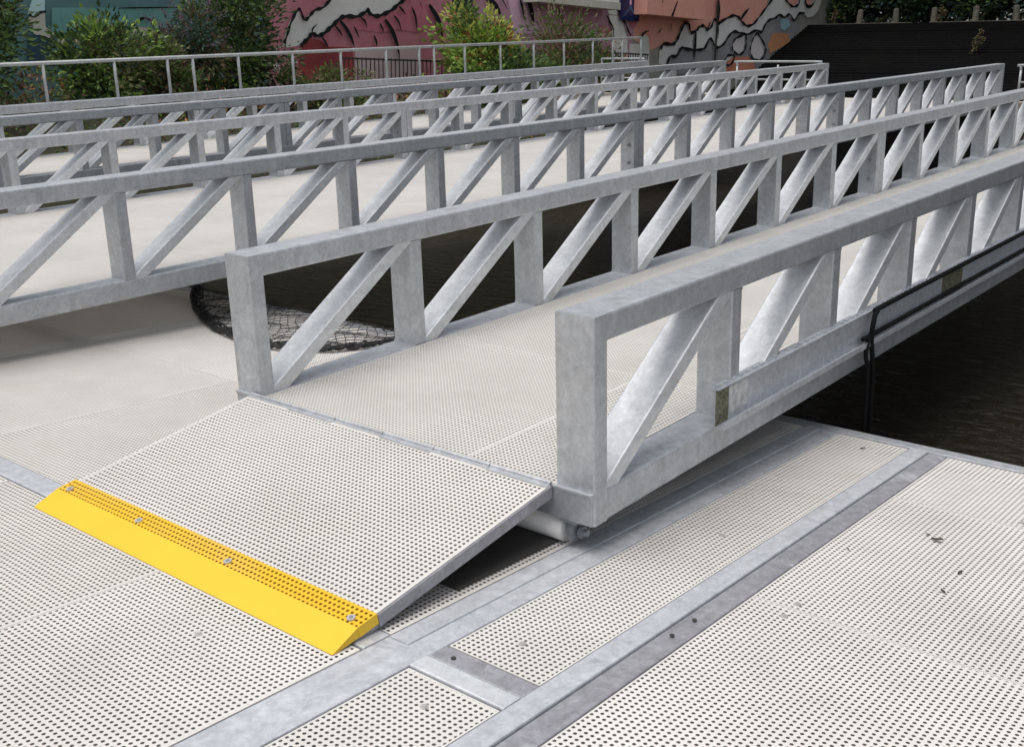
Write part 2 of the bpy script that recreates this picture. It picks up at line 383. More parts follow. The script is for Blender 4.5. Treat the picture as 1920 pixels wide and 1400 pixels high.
# hinged ramp flap at the foot of gangway A
def ramp_flap(g, lip_y, lip_z, x0, x1, hinge_y=2.895, hinge_z=.232):
    dy, dz = hinge_y - lip_y, hinge_z - lip_z; ln = math.hypot(dy, dz); ang = math.atan2(dz, dy)
    Mw = Matrix.Translation((x0, lip_y, lip_z)) @ Matrix.Rotation(ang, 4, 'X')
    inv = (Matrix.Translation(g.location) @ g.rotation_euler.to_matrix().to_4x4()).inverted() @ Mw
    w_ = x1 - x0; q = MB(); e = .012; s0 = .18
    for k in range(1): 
        zz = -.0004 - .005 * k; q.face([(e, s0, zz), (w_ - e, s0, zz), (w_ - e, ln - .02, zz), (e, ln - .02, zz)], 0)
    for a, c_ in (((0, s0), (e, ln)), ((w_ - e, s0), (w_, ln)), ((e, ln - .02), (w_ - e, ln))): q.box((a[0], a[1], -.034), (c_[0], c_[1], .0006), 1)
    q.box((e, s0 + .01, -.0335), (w_ - e, ln - .03, -.030), 2)  # added dark plate, hides the lit pontoon behind the ramp holes
    fl = q.build('ramp_flap', [M['grate_deck'], M['grate_rim'], M['light_block']], g); fl.matrix_local = inv
    for xx, sx_ in ((.0, -1), (w_ - .03, 1)):
        q = MB(); q.box((xx, .10, -.05), (xx + .03, ln - .03, -.0345)); q.box((w_ + .001, .19, -.046), (w_ + .006, ln, -.003)) if sx_ > 0 else q.box((-.006, .19, -.046), (-.001, ln, -.003))
        q.build('edge_angle', M['galv_dull'], fl)
    q = MB()                                                     # wedge nosing: bevelled strip, then perforated strip, raised 6 mm
    A_, B_, C_ = .0, .108, .186
    za, zb, zc_ = -.020, .006, .006
    q.face([(-.008, A_, za), (w_ + .008, A_, za), (w_ + .008, B_, zb), (-.008, B_, zb)], 0)
    for k in range(3): q.face([(-.004, B_, zb - .006 * k), (w_ + .004, B_, zb - .006 * k), (w_ + .004, C_, zc_ - .006 * k), (-.004, C_, zc_ - .006 * k)], 1)
    for xx in (-.008, w_ + .004):
        q.box((xx, B_, -.03), (xx + .004, C_, zb + .0004), 0)
        q.face([(xx + .002, A_, za), (xx + .002, A_ + .01, za - .006), (xx + .002, B_, -.03), (xx + .002, B_, zb)], 0)
    q.box((-.004, C_ - .002, -.012), (w_ + .004, C_, zc_ + .0003), 0)
    q.face([(-.008, A_, za - .001), (-.008, A_ + .01, za - .008), (w_ + .008, A_ + .01, za - .008), (w_ + .008, A_, za - .001)], 0)
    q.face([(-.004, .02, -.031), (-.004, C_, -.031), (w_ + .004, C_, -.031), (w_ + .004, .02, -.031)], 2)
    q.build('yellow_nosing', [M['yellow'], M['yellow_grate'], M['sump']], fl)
    q = MB(); q.tube([(0, 0, 0), (0, 0, .006)], .014, 14); q.tube([(0, 0, .006), (0, 0, .0085)], .006, 8, 1)
    s0_ = q.build('screw', [M['steel_clip'], M['galv_dark']], fl)
    for i, f in enumerate((.03, .31, .62, .975)):
        o = s0_ if i == 0 else inst(s0_, fl); o.location = (w_ * f, .128, zb)
    q = MB(); n = 6
    for i in range(n):                                           # hinge leaves and knuckles
        a0, a1 = w_ * i / n + .002, w_ * (i + 1) / n - .002
        q.box((a0, ln - .022 if i % 2 else ln - .014, .0012), (a1, ln + .012, .0035 if i % 2 else .003))
        q.tube([(a0, ln + .008, .004), (a1, ln + .008, .004)], .008, 8)
    q.build('hinge', M['galv'], fl)
    return fl
q = MB(); q.box((-3.95, 2.42, .002), (-2.215, 3.35, .010)); q.build('wear_mat', M['mat'], pon)
ramp_flap(gA, 1.872, .022, -3.905, -2.213)
ramp_flap(gB, -.22, .028, -9.25, -6.3, .795, .219)
# roller and its brackets
def roller(g, X0, X1, Y):
    base = Matrix.Translation(g.location) @ g.rotation_euler.to_matrix().to_4x4(); inv = base.inverted()
    q = MB(); q.tube([(X0 + .16, Y, .056), (X1 - .15, Y, .056)], .052, 24); o = q.build('roller', M['roller'], g, True); o.matrix_local = inv
    for x in (X0 + .06, X1 - .12):
        q = MB(); q.box((x, Y - .045, .03), (x + .02, Y + .045, .115)); q.box((x - .02, Y - .06, .105), (x + .05, Y + .06, .118))
        q.tube([(x - .02, Y, .056), (x + .06, Y, .056)], .013, 10); q.tube([(x + .028, Y, .056), (x + .042, Y, .056)], .024, 6)
        o = q.build('roller_bracket', M['galv_dark'], g); o.matrix_local = inv
roller(gA, -4.02, -2.04, 2.975); roller(gB, -9.46, -6.10, .88)

# cable tray on the outside of gangway A
x = (-2.04 + 4.02) / 2 + .004; q = MB()
y0, y1 = .80, L_A - .3
q.box((x, y0, .122), (x + .003, y1, .285)); q.box((x + .003, y0, .122), (x + .045, y1, .126)); q.box((x + .042, y0, .126), (x + .045, y1, .148))
q.box((x - .03, y0, .283), (x, y1, .2855)); q.box((x + .003, y0, .279), (x + .016, y1, .2835))
for k in range(260):                                             # punched edge: small teeth
    yy = y0 + .02 + k * .06
    if yy < y1: q.box((x - .012, yy, .2856), (x + .001, yy + .03, .292))
tr_ = q.build('cable_tray', M['galv_beam'], gA)
for ya, yb in ((.80, .90), (3.3, 3.62), (6.5, 6.7)):
    q = MB(); q.box((x + .0032, ya, .13), (x + .0052, yb, .277)); q.build('moss_patch', M['moss'], tr_)
q = MB(); q.box((x + .0032, .905, .15), (x + .005, 1.06, .265)); q.build('label_plate', plain('peeling_white_label', (.55, .56, .56), .6, 0, .4, 30), tr_)
# ------------------------------------------------------------------ black cable
base = Matrix.Translation(gA.location) @ gA.rotation_euler.to_matrix().to_4x4()
def ga(x_, y_, z_): return base @ Vector((x_, y_, z_))
def smooth_path(pts, n=8):
    out = []
    for i in range(len(pts) - 1):
        p0, p1, p2, p3 = pts[max(i - 1, 0)], pts[i], pts[i + 1], pts[min(i + 2, len(pts) - 1)]
        p0, p1, p2, p3 = map(Vector, (p0, p1, p2, p3))
        for k in range(n):
            u = k / n; out.append(.5 * ((2 * p1) + (p2 - p0) * u + (2 * p0 - 5 * p1 + 4 * p2 - p3) * u * u + (3 * p1 - p0 - 3 * p2 + p3) * u ** 3))
    out.append(Vector(pts[-1])); return out
q = MB(); xc = x + .028
q.tube(smooth_path([(-1.975, 5.19, -.45), (-1.975, 5.185, 0), (-1.98, 5.175, .25), tuple(ga(xc + .016, 2.235, .15)), tuple(ga(xc + .016, 2.245, .235)), tuple(ga(xc + .010, 2.30, .282)), tuple(ga(xc - .002, 2.5, .285)), tuple(ga(xc - .01, 4.5, .278)), tuple(ga(xc - .01, 10, .277)), tuple(ga(xc - .01, 17, .28))]), .013, 8)
q.tube(smooth_path([(-1.975, 5.12, -.45), (-1.975, 5.12, .02), (-1.98, 5.115, .25), tuple(ga(xc + .014, 2.185, .08)), tuple(ga(xc + .014, 2.195, .14)), tuple(ga(xc + .008, 2.26, .168)), tuple(ga(xc, 2.5, .165)), tuple(ga(xc - .008, 6, .16)), tuple(ga(xc - .01, 17, .16))]), .012, 8)
tag(q.build('cable', M['rubber'], None, True), 'pair of black cables in the tray on the nearest gangway, dropping to the water', 'cable')

# ------------------------------------------------------------------ black net draped on the pontoon edge
edge = [(-7.30, 4.93), (-7.0, 4.70), (-6.57, 4.43), (-6.25, 4.27), (-5.95, 4.15), (-5.63, 4.08), (-5.32, 4.07), (-5.10, 4.15), (-4.96, 4.28), (-4.87, 4.50), (-4.86, 4.75), (-4.9, 4.95)]
poly = [Vector((a, c_, 0)) for a, c_ in edge]
def inside(x_, y_):
    r = False; j = len(poly) - 1
    for i in range(len(poly)):
        a, c_ = poly[i], poly[j]
        if (a.y > y_) != (c_.y > y_) and x_ < (c_.x - a.x) * (y_ - a.y) / (c_.y - a.y) + a.x: r = not r
        j = i
    return r
q = MB(); cell = .080; rn = random.Random(3)
def nz(x_, y_):
    z_ = .012 + .018 * abs(math.sin(x_ * 9 + y_ * 5) * math.cos(y_ * 11 - x_ * 3))
    return z_
pts = {}
for i in range(-106, -64):
    for j in range(50, 86):
        u_ = i * cell * .9 + (j % 2) * cell * .45; w_ = j * cell * .5 + 1.9
        x_ = u_ + .02 * math.sin(w_ * 14 + u_ * 3) + rn.uniform(-.006, .006); y_ = w_ + .025 * math.sin(u_ * 11) + rn.uniform(-.006, .006)
        pts[(i, j)] = (x_, y_)
def drape(p):
    x_, y_ = p
    if y_ > 4.95: return Vector((x_, 4.955 + .02 * abs(math.sin(x_ * 7)), .02 - (y_ - 4.95) * 1.0))
    return Vector((x_, y_, nz(x_, y_)))
for (i, j), p in pts.items():
    for di in ((0, 1) if j % 2 else (-1, 0)):
        k = (i + di, j + 1)
        if k in pts:
            a, c_ = p, pts[k]
            ok = all((inside(*s_) or (4.93 <= s_[1] < 5.25 and -7.3 < s_[0] < -4.9)) for s_ in (a, c_))
            if ok: q.tube([drape(a), drape(c_)], .0028, 4, cap=False)
# gathered hem: several loose overlapping strands and a hem rope
for r_, off, amp in ((.011, 0, .004), (.006, .03, .02), (.006, .055, .025), (.005, .08, .03), (.005, .045, .03), (.005, .10, .03), (.005, .02, .025)):
    path = []
    for i in range(len(edge) - 1):
        for k in range(10):
            f = k / 10; xx = edge[i][0] * (1 - f) + edge[i + 1][0] * f; yy = edge[i][1] * (1 - f) + edge[i + 1][1] * f
            path.append(Vector((xx + rn.uniform(-amp, amp) - off * .3, yy + off + rn.uniform(-amp, amp), .014 + rn.uniform(0, .02))))
    q.tube(path, r_, 5)
tag(q.build('net', M['net']), 'black diamond mesh net lying on the pontoon edge behind the nearest gangway', 'net')

# ------------------------------------------------------------------ fallen leaves on the right of the pontoon
lf0 = None
for i, (x_, y_, s_, lab) in enumerate((
    (-1.181, 3.874, 0.85, 'largest dark curled leaf, on the right grating field'), (-1.025, 3.651, .5, 'small dark leaf, right grating field, nearest the large leaf on its near side'),
    (-1.019, 3.467, .45, 'small dark leaf lowest of the row on the right grating field'), (-1.227, 3.911, .4, 'tiny brown scrap just left of the largest curled leaf'),
    (-1.396, 3.587, .3, 'tiny brown scrap close to the dull steel strip of the right grating field'), (-1.812, 4.709, .45, 'small dark leaf on the grating lane between the two steel strips'))):
    q = MB(); 
    if lf0 is None:
        n = 7
        for k in range(n):
            a, b_ = k / n, (k + 1) / n
            wa, wb = .012 * math.sin(math.pi * a) + .001, .012 * math.sin(math.pi * b_) + .001
            za, zb = .004 + .012 * a * a, .004 + .012 * b_ * b_
            q.face([((a - .5) * .05, -wa, za + .006), ((b_ - .5) * .05, -wb, zb + .006), ((b_ - .5) * .05, 0, zb), ((a - .5) * .05, 0, za)])
            q.face([((a - .5) * .05, 0, za), ((b_ - .5) * .05, 0, zb), ((b_ - .5) * .05, wb, zb + .006), ((a - .5) * .05, wa, za + .006)])
        o = lf0 = q.build('fallen_leaf', M['leaf_litter'])
    else: o = lf0.copy(); COL.objects.link(o)
    o.location = (x_, y_, 0); o.rotation_euler = (0, 0, i * 1.3); o.scale = (s_, s_, s_)
    tag(o, lab, 'leaf', 'fallen leaves on the pontoon')

# ------------------------------------------------------------------ guard rails of the landing
def guard(xs, lab, y=20.75, z0=1.36, z1=2.04):
    g = thing('guard_rail', lab, 'guard rail', (xs[0], y, z0), group='guard rails between the gangways')
    q = MB(); q.tube(smooth_path([(0, 0, z1 - z0 - .08), (.0, 0, z1 - z0 - .02), (.06, 0, z1 - z0), (xs[-1] - xs[0] - .06, 0, z1 - z0), (xs[-1] - xs[0], 0, z1 - z0 - .02), (xs[-1] - xs[0], 0, z1 - z0 - .08)], 4), .022, 8); q.build('top_rail', M['white_steel'], g, True)
    q = MB(); q.tube([(.0, 0, .34), (xs[-1] - xs[0], 0, .34)], .018, 8); q.build('middle_rail', M['white_steel'], g, True)
    for x_ in xs:
        q = MB(); q.tube([(0, 0, 0), (0, 0, z1 - z0 - .06)], .021, 8); o = q.build('rail_post', M['white_steel'], g, True); o.location = (x_ - xs[0], 0, 0)
guard((-11.35, -10.45, -9.6), 'pale tubular guard rail on the quay, left of the middle gangway end')
guard((-5.88, -5.0, -4.2), 'pale tubular guard rail on the quay, right of the middle gangway end', z1=1.985)
guard((-14.7, -14.15, -13.62), 'pale tubular guard rail on the quay, beyond the handrail of the farthest gangway', z1=2.1)

# ------------------------------------------------------------------ painted wall on the left bank (plane x = -20, runs along y)
def paint(name, lo, hi, sc=1.2, grime=.35):
    m, t, b = newmat(name); v = coords(t, False)
    c = ramp(t, noise(t, v, sc, 8, .65, .6), [(.32, lo), (.68, hi)])
    g = ramp(t, noise(t, v, 5, 8, .7), [(.55, (0, 0, 0)), (.8, (grime,) * 3)])
    c = mixc(t, g, c, tuple(x_ * .35 for x_ in lo))
    t.links.new(c, b.inputs['Base Color']); b.inputs['Roughness'].default_value = .8; b.inputs['Specular IOR Level'].default_value = .25
    bump(t, b, noise(t, v, 12, 8), .25, .01); return m
P = dict(white=paint('white_mural_paint', (0.72, 0.71, 0.67), (0.82, 0.81, 0.77)), foam_grey=paint('grey_white_mural_paint', (0.74, 0.73, 0.72), (0.84, 0.83, 0.81)),
    pale_pink=paint('pale_pink_mural_paint', (0.725, 0.435, 0.551), (0.850, 0.609, 0.725)), rose=paint('rose_mural_paint', (0.52, 0.14, 0.2), (0.62, 0.22, 0.28)),
    red=paint('dark_red_mural_paint', (0.232, 0.043, 0.051), (0.406, 0.087, 0.087)), dusty=paint('dusty_pink_mural_paint', (0.56, 0.42, 0.43), (0.66, 0.52, 0.52)),
    sky=paint('pale_blue_mural_paint', (0.580, 0.841, 0.850), (0.696, 0.850, 0.850)), wall_grey=paint('grey_mural_paint', (0.27, 0.27, 0.29), (0.38, 0.38, 0.39)),
    salmon=paint('salmon_mural_paint', (0.82, 0.37, 0.29), (0.86, 0.46, 0.38)), salmon2=paint('rusty_salmon_mural_paint', (0.609, 0.217, 0.145), (0.754, 0.319, 0.217)),
    drop=paint('pale_mauve_drop_paint', (0.72, 0.68, 0.7), (0.82, 0.77, 0.77)), blue=paint('light_blue_spray_paint', (0.319, 0.493, 0.609), (0.464, 0.638, 0.725)),
    orange=paint('orange_spray_paint', (0.551, 0.261, 0.131), (0.667, 0.348, 0.174)), pale_blue=paint('aqua_mural_paint', (0.507, 0.797, 0.850), (0.609, 0.850, 0.850)),
    putty=paint('putty_mural_paint', (0.6, 0.58, 0.5), (0.7, 0.67, 0.58)), navy=paint('navy_mural_paint', (0.029, 0.065, 0.109), (0.051, 0.102, 0.145)),
    teal_light=paint('sea_green_mural_paint', (0.145, 0.348, 0.334), (0.217, 0.450, 0.420)), black=paint('black_mural_line', (0.010, 0.010, 0.012), (0.020, 0.020, 0.022), 4, .1),
    teal=paint('teal_mural_paint', (0.1, 0.21, 0.22), (0.16, 0.29, 0.29)), pink=paint('deep_pink_mural_paint', (0.5, 0.16, 0.2), (0.62, 0.27, 0.31)),
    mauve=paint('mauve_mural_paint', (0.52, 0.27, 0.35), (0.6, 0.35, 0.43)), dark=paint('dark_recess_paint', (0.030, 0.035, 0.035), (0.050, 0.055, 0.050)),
    plain_grey=paint('bare_render', (0.290, 0.290, 0.261), (0.406, 0.392, 0.348)))
MUR = json.loads('''{"F":[["salmon",[[29.8,3.5],[30.12,3.96],[30.5,4.11],[30.57,4.74],[36.84,5.21],[38.54,4.6],[38.05,3.74],[36.32,3.39],[33.44,3.1],[32.62,2.82],[31.39,2.76],[30.87,2.6],[29.85,2.9]]],["white",[[16.12,2.32],[16.21,2.49],[16.32,2.74],[16.48,2.98],[16.6,3.05],[16.69,2.87],[16.77,2.85],[16.9,2.96],[17.05,3.07],[17.26,3.13],[17.5,3.32],[17.75,3.5],[20.05,3.56],[19.84,3.46],[19.64,3.35],[19.41,3.2],[19.14,3.09],[18.91,3.03],[18.69,3.08],[18.66,3.16],[18.53,3.09],[18.28,2.99],[17.97,2.98],[17.79,2.94],[17.6,2.81],[17.42,2.68],[17.24,2.56],[17.06,2.52],[16.92,2.56],[16.83,2.47],[16.68,2.36],[16.59,2.29],[16.25,2.24]]],["pale_pink",[[23.77,3.77],[25.05,3.85],[25.08,2.91],[24.04,2.79],[23.9,3.32]]],["rose",[[18.28,2.9],[20.67,3.41],[21.03,2.94],[20.32,2.72],[19.6,2.76],[19.23,2.67],[18.33,2.7]]],["red",[[16.62,2.27],[16.91,2.45],[17.17,2.44],[17.46,2.3],[18.19,2.3],[18.17,1.44],[16.49,1.43]]],["dusty",[[18.26,2.28],[20.45,2.34],[20.44,1.45],[18.23,1.44]]],["rose",[[27.99,3.24],[28.3,3.25],[28.62,3.13],[28.64,2.88],[28.02,2.86]]],["white",[[27.54,4.04],[28.39,4.02],[28.75,3.85],[28.94,3.63],[28.91,3.57],[28.49,3.57],[28.34,3.71],[27.56,3.72]]],["white",[[28.49,3.55],[28.95,3.55],[29.25,3.35],[29.49,2.97],[29.58,2.29],[28.68,2.15],[28.67,3.14],[28.5,3.34]]],["sky",[[28.74,4.08],[29.05,4.1],[29.08,3.64],[28.94,3.71]]],["white",[[29.61,2.76],[30.74,2.8],[30.79,2.23],[29.66,2.21]]],["rose",[[29.6,3.47],[30.04,3.49],[29.91,3.25],[29.65,3.24]]],["white",[[30.16,2.86],[30.31,2.99],[30.49,3.07],[30.69,2.96],[30.7,2.8],[30.17,2.78]]],["foam_grey",[[31.32,2.2],[31.34,2.65],[31.48,2.82],[31.96,2.82],[32.2,2.89],[32.39,3.1],[32.57,3.36],[32.76,3.52],[32.97,3.48],[33.12,3.24],[33.42,3.29],[33.66,3.43],[33.92,3.48],[34.19,3.37],[34.45,3.49],[34.6,3.71],[34.97,3.62],[34.92,3.61],[35.38,3.77],[35.94,3.91],[36.35,3.84],[36.62,3.69],[36.99,3.61],[37.39,3.7],[37.78,3.95],[38.26,4.29],[38.7,4.61],[38.94,4.77],[42.98,5.02],[42.95,4.81],[42.77,4.46],[42.32,4.21],[41.84,4.13],[41.44,4.29],[40.98,4.24],[40.77,4.05],[40.55,3.97],[40.17,4.17],[39.79,4.05],[39.33,4.11],[39.07,3.99],[38.54,3.87],[38.25,3.66],[38.07,3.44],[37.63,3.49],[37.03,3.33],[36.47,3.35],[36.01,3.38],[35.69,3.23],[35.38,2.96],[34.97,2.81],[34.67,2.91],[34.59,3.01],[34.36,3.07],[34.09,2.78],[33.74,2.7],[33.01,2.7],[32.59,2.73],[32.32,2.47],[31.92,2.44],[31.78,2.23],[31.7,2.17]]],["wall_grey",[[31.7,2.17],[31.78,2.23],[31.92,2.44],[32.32,2.47],[32.59,2.73],[33.01,2.7],[33.74,2.7],[34.09,2.78],[34.36,3.07],[34.59,3.01],[34.67,2.91],[34.97,2.81],[35.38,2.96],[35.69,3.23],[36.01,3.38],[36.47,3.35],[37.03,3.33],[37.63,3.49],[38.07,3.44],[38.25,3.66],[38.54,3.87],[39.07,3.99],[39.33,4.11],[39.79,4.05],[40.17,4.17],[40.55,3.97],[40.77,4.05],[40.98,4.24],[41.04,3.53],[40.61,3.31],[38.95,2.66],[38.84,1.91],[34.28,1.85],[31.72,1.92]]],["salmon",[[39.79,4.75],[40.11,4.54],[40.46,4.49],[40.85,4.59],[40.93,4.82]]],["salmon",[[41.41,4.82],[41.63,4.58],[42.0,4.6],[42.25,4.87]]],["drop",[[36.88,3.34],[36.94,3.04],[36.85,2.77],[36.52,2.62],[36.16,2.68],[35.93,2.86],[36.01,3.05],[36.29,3.2]]],["drop",[[37.7,3.42],[38.04,3.22],[38.41,2.94],[38.4,2.67],[38.15,2.49],[37.78,2.46],[37.45,2.55],[37.27,2.76],[37.33,3.05],[37.51,3.27]]],["drop",[[35.67,2.57],[36.07,2.58],[36.13,2.47],[35.91,2.27],[35.62,2.24],[35.41,2.36]]],["salmon2",[[35.42,2.26],[36.22,2.54],[37.24,2.57],[37.69,2.38],[38.08,1.9],[35.23,1.86]]],["blue",[[39.52,3.94],[40.08,4.04],[40.41,3.81],[39.98,3.57],[39.63,3.63]]],["orange",[[39.04,3.45],[40.28,3.5],[40.45,3.2],[39.69,2.93],[38.88,2.73],[38.67,3.05]]],["pale_blue",[[10.51,2.95],[10.73,2.96],[10.7,2.69],[10.54,2.65],[10.46,2.6],[10.37,2.64]]],["putty",[[10.39,2.58],[10.54,2.63],[10.7,2.67],[10.69,2.43],[10.8,2.36],[10.8,2.21],[10.66,2.27],[10.47,2.29],[10.39,2.4]]],["navy",[[10.33,2.28],[10.63,2.25],[10.79,2.18],[10.76,1.8],[10.28,1.79]]],["putty",[[12.39,2.39],[12.52,2.61],[12.7,2.68],[12.85,2.64],[12.93,2.57],[12.95,2.29],[12.67,2.22]]],["teal_light",[[10.84,2.77],[13.57,2.92],[13.54,2.55],[12.97,2.49],[12.33,2.54],[10.79,2.3]]]],"L":[[0.075,[[16.12,2.32],[16.21,2.49],[16.32,2.74],[16.48,2.98],[16.6,3.05],[16.69,2.87],[16.77,2.85],[16.9,2.96],[17.05,3.07],[17.26,3.13],[17.5,3.32],[17.75,3.5]]],[0.1,[[20.05,3.56],[19.84,3.46],[19.64,3.35],[19.41,3.2],[19.14,3.09],[18.91,3.03],[18.69,3.08],[18.66,3.16],[18.53,3.09],[18.28,2.99],[17.97,2.98],[17.79,2.94],[17.6,2.81],[17.42,2.68],[17.24,2.56],[17.06,2.52],[16.92,2.56],[16.83,2.47],[16.68,2.36],[16.59,2.29]]],[0.03,[[16.92,2.56],[16.95,2.67],[17.1,2.78]]],[0.078,[[17.75,2.88],[17.96,2.69],[18.11,2.47],[18.18,2.3]]],[0.045,[[17.6,2.76],[17.75,2.63],[17.82,2.53]]],[0.039,[[18.18,2.76],[18.27,2.63],[18.34,2.52]]],[0.045,[[18.4,2.97],[18.53,2.89],[18.58,2.74]]],[0.05,[[18.8,2.59],[18.88,2.45],[18.88,2.34]]],[0.045,[[19.0,2.87],[19.08,2.76],[19.13,2.65]]],[0.095,[[19.17,2.97],[19.4,2.72],[19.56,2.41],[19.65,2.06]]],[0.045,[[19.47,3.07],[19.63,2.92],[19.71,2.69]]],[0.045,[[19.64,3.29],[19.77,3.2],[19.87,3.11]]],[0.056,[[20.08,3.29],[20.2,3.06],[20.25,2.71]]],[0.039,[[20.36,3.42],[20.46,3.26]]],[0.112,[[20.67,3.39],[20.96,3.1],[21.1,2.82],[21.17,2.48]]],[0.045,[[17.2,2.5],[17.32,2.36],[17.37,2.27]]],[0.12,[[22.79,3.69],[23.2,3.51],[23.45,3.22]]],[0.072,[[23.44,3.7],[23.69,3.44]]],[0.078,[[24.19,3.72],[24.32,3.5],[24.37,3.22]]],[0.132,[[24.53,3.79],[24.71,3.44],[24.81,3.08]]],[0.072,[[25.87,3.56],[26.17,3.25],[26.41,3.01]]],[0.08,[[28.28,4.08],[28.64,3.96],[28.86,3.8],[28.98,3.57],[29.24,3.37],[29.44,3.13],[29.6,3.0]]],[0.06,[[28.25,3.54],[28.43,3.36],[28.64,3.13],[28.66,2.85]]],[0.06,[[30.19,2.98],[30.3,3.1],[30.59,3.19]]],[0.11,[[31.34,2.65],[31.48,2.82],[31.96,2.82],[32.2,2.89],[32.39,3.1],[32.57,3.36],[32.76,3.52],[32.97,3.48],[33.12,3.24],[33.42,3.29],[33.66,3.43],[33.92,3.48],[34.19,3.37],[34.45,3.49],[34.6,3.71],[34.97,3.62],[34.92,3.61],[35.38,3.77],[35.94,3.91],[36.35,3.84],[36.62,3.69],[36.99,3.61],[37.39,3.7],[37.78,3.95],[38.26,4.29],[38.7,4.61],[38.94,4.77]]],[0.1,[[31.7,2.17],[31.78,2.23],[31.92,2.44],[32.32,2.47],[32.59,2.73],[33.01,2.7],[33.74,2.7],[34.09,2.78],[34.36,3.07],[34.59,3.01],[34.67,2.91],[34.97,2.81],[35.38,2.96],[35.69,3.23],[36.01,3.38],[36.47,3.35],[37.03,3.33],[37.63,3.49],[38.07,3.44],[38.25,3.66],[38.54,3.87],[39.07,3.99],[39.33,4.11],[39.79,4.05],[40.17,4.17],[40.55,3.97],[40.77,4.05],[40.98,4.24],[41.44,4.29]]],[0.07,[[34.67,2.91],[34.42,3.09],[34.16,2.9]]],[0.1,[[39.74,4.69],[40.11,4.52],[40.47,4.46],[40.86,4.56],[40.94,4.77]]],[0.1,[[41.35,4.79],[41.58,4.55],[42.0,4.58],[42.32,4.83]]],[0.096,[[36.45,3.82],[36.73,4.04],[37.01,4.22]]],[0.072,[[34.82,3.63],[34.9,3.36],[34.89,3.06]]],[0.132,[[34.78,4.39],[34.87,4.03],[34.89,3.63]]],[0.06,[[34.2,3.37],[34.27,3.53],[34.35,3.65]]],[0.096,[[38.47,2.89],[38.6,2.75]]],[0.11,[[33.42,3.27],[33.43,2.8],[33.43,2.37]]],[0.077,[[31.14,3.14],[31.32,3.31]]],[0.077,[[31.86,3.45],[31.88,3.23]]],[0.077,[[34.9,2.76],[34.93,2.45]]],[0.09,[[36.88,3.34],[36.94,3.04],[36.85,2.77],[36.52,2.62],[36.16,2.68],[35.93,2.86],[36.01,3.05],[36.29,3.2],[36.88,3.34]]],[0.09,[[37.7,3.42],[38.04,3.22],[38.41,2.94],[38.4,2.67],[38.15,2.49],[37.78,2.46],[37.45,2.55],[37.27,2.76],[37.33,3.05],[37.51,3.27],[37.7,3.42]]],[0.09,[[35.67,2.57],[36.07,2.58],[36.13,2.47],[35.91,2.27],[35.62,2.24],[35.41,2.36],[35.67,2.57]]],[0.04,[[10.37,2.63],[10.46,2.59],[10.54,2.65],[10.62,2.69],[10.7,2.69]]],[0.05,[[12.39,2.39],[12.44,2.5],[12.52,2.61],[12.7,2.68],[12.85,2.64],[12.95,2.56]]],[0.02,[[12.14,2.83],[12.54,2.86],[13.47,2.92],[14.26,2.97]]]]}''')
mw = thing('mural_wall', 'long wall on the far bank painted with pink, salmon and white breaking foam shapes', 'wall', (-20, 0, 0))
def wallpart(name, mat, y0, y1, z0, z1, x0=-.5, x1=0.0):
    q = MB(); q.box((x0, y0, z0), (x1, y1, z1)); return q.build(name, P[mat], mw)
H_ = 6.5
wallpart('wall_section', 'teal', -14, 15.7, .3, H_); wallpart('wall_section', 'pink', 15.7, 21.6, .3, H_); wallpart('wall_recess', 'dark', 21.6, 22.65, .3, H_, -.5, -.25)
wallpart('wall_section', 'mauve', 22.65, 29.8, .3, H_); wallpart('wall_section', 'plain_grey', 29.8, 46, .3, H_)
def box_part(name, mats, a, b_):
    q = MB(); q.box(a, b_); return q.build(name, mats, mw)
o = box_part('projecting_bay', P['salmon'], (.12, 29.62, 3.62), (.62, 33.1, 5.8))
q = MB(); q.face([(.6225, 30.98, 3.62), (.6225, 31.12, 3.62), (.6225, 31.36, 4.1), (.6225, 31.30, 4.1)]); q.face([(.6225, 30.1, 5.0), (.6225, 30.2, 5.0), (.6225, 30.5, 4.0), (.6225, 30.46, 4.0)][::-1]); q.build('painted_line', P['black'], mw)
box_part('ledge', P['putty'], (.11, 24.3, 3.66), (.62, 28.2, 3.86)); box_part('ledge_fascia', P['white'], (.11, 24.3, 3.864), (.56, 28.2, 4.7))
box_part('drain_pipe', P['dark'], (.13, 34.66, 1.0), (.17, 34.72, H_))
for i, (mt, pts_) in enumerate(MUR['F']):
    q = MB(); xx = .004 + i * .002
    q.face([(xx, a, c_) for a, c_ in pts_]); q.build('painted_shape', P[mt], mw)
q = MB(); i = 0
for wd, pts_ in MUR['L']:
    sp = smooth_path([(0, a, c_) for a, c_ in pts_], 6) if len(pts_) > 2 else [Vector((0, a, c_)) for a, c_ in pts_]
    n = len(sp); xx = .075 + i * .0006; i += 1; L_, R_ = [], []; hatch = len(pts_) <= 4
    for k, p in enumerate(sp):
        d = (sp[min(k + 1, n - 1)] - sp[max(k - 1, 0)]); d = d.normalized() if d.length > 1e-6 else Vector((0, 1, 0))
        nn = Vector((0, -d.z, d.y)); f = k / max(1, n - 1)
        hw_ = wd / 2 * ((.25 + 1.1 * math.sin(math.pi * min(1, .12 + f * .95))) if hatch else (.85 + .3 * math.sin(k * .9)))
        L_.append(p + nn * hw_); R_.append(p - nn * hw_)
    for k in range(n - 1):
        q.face([(xx, L_[k].y, L_[k].z), (xx, L_[k + 1].y, L_[k + 1].z), (xx, R_[k + 1].y, R_[k + 1].z), (xx, R_[k].y, R_[k].z)])
q.build('painted_outlines', P['black'], mw)

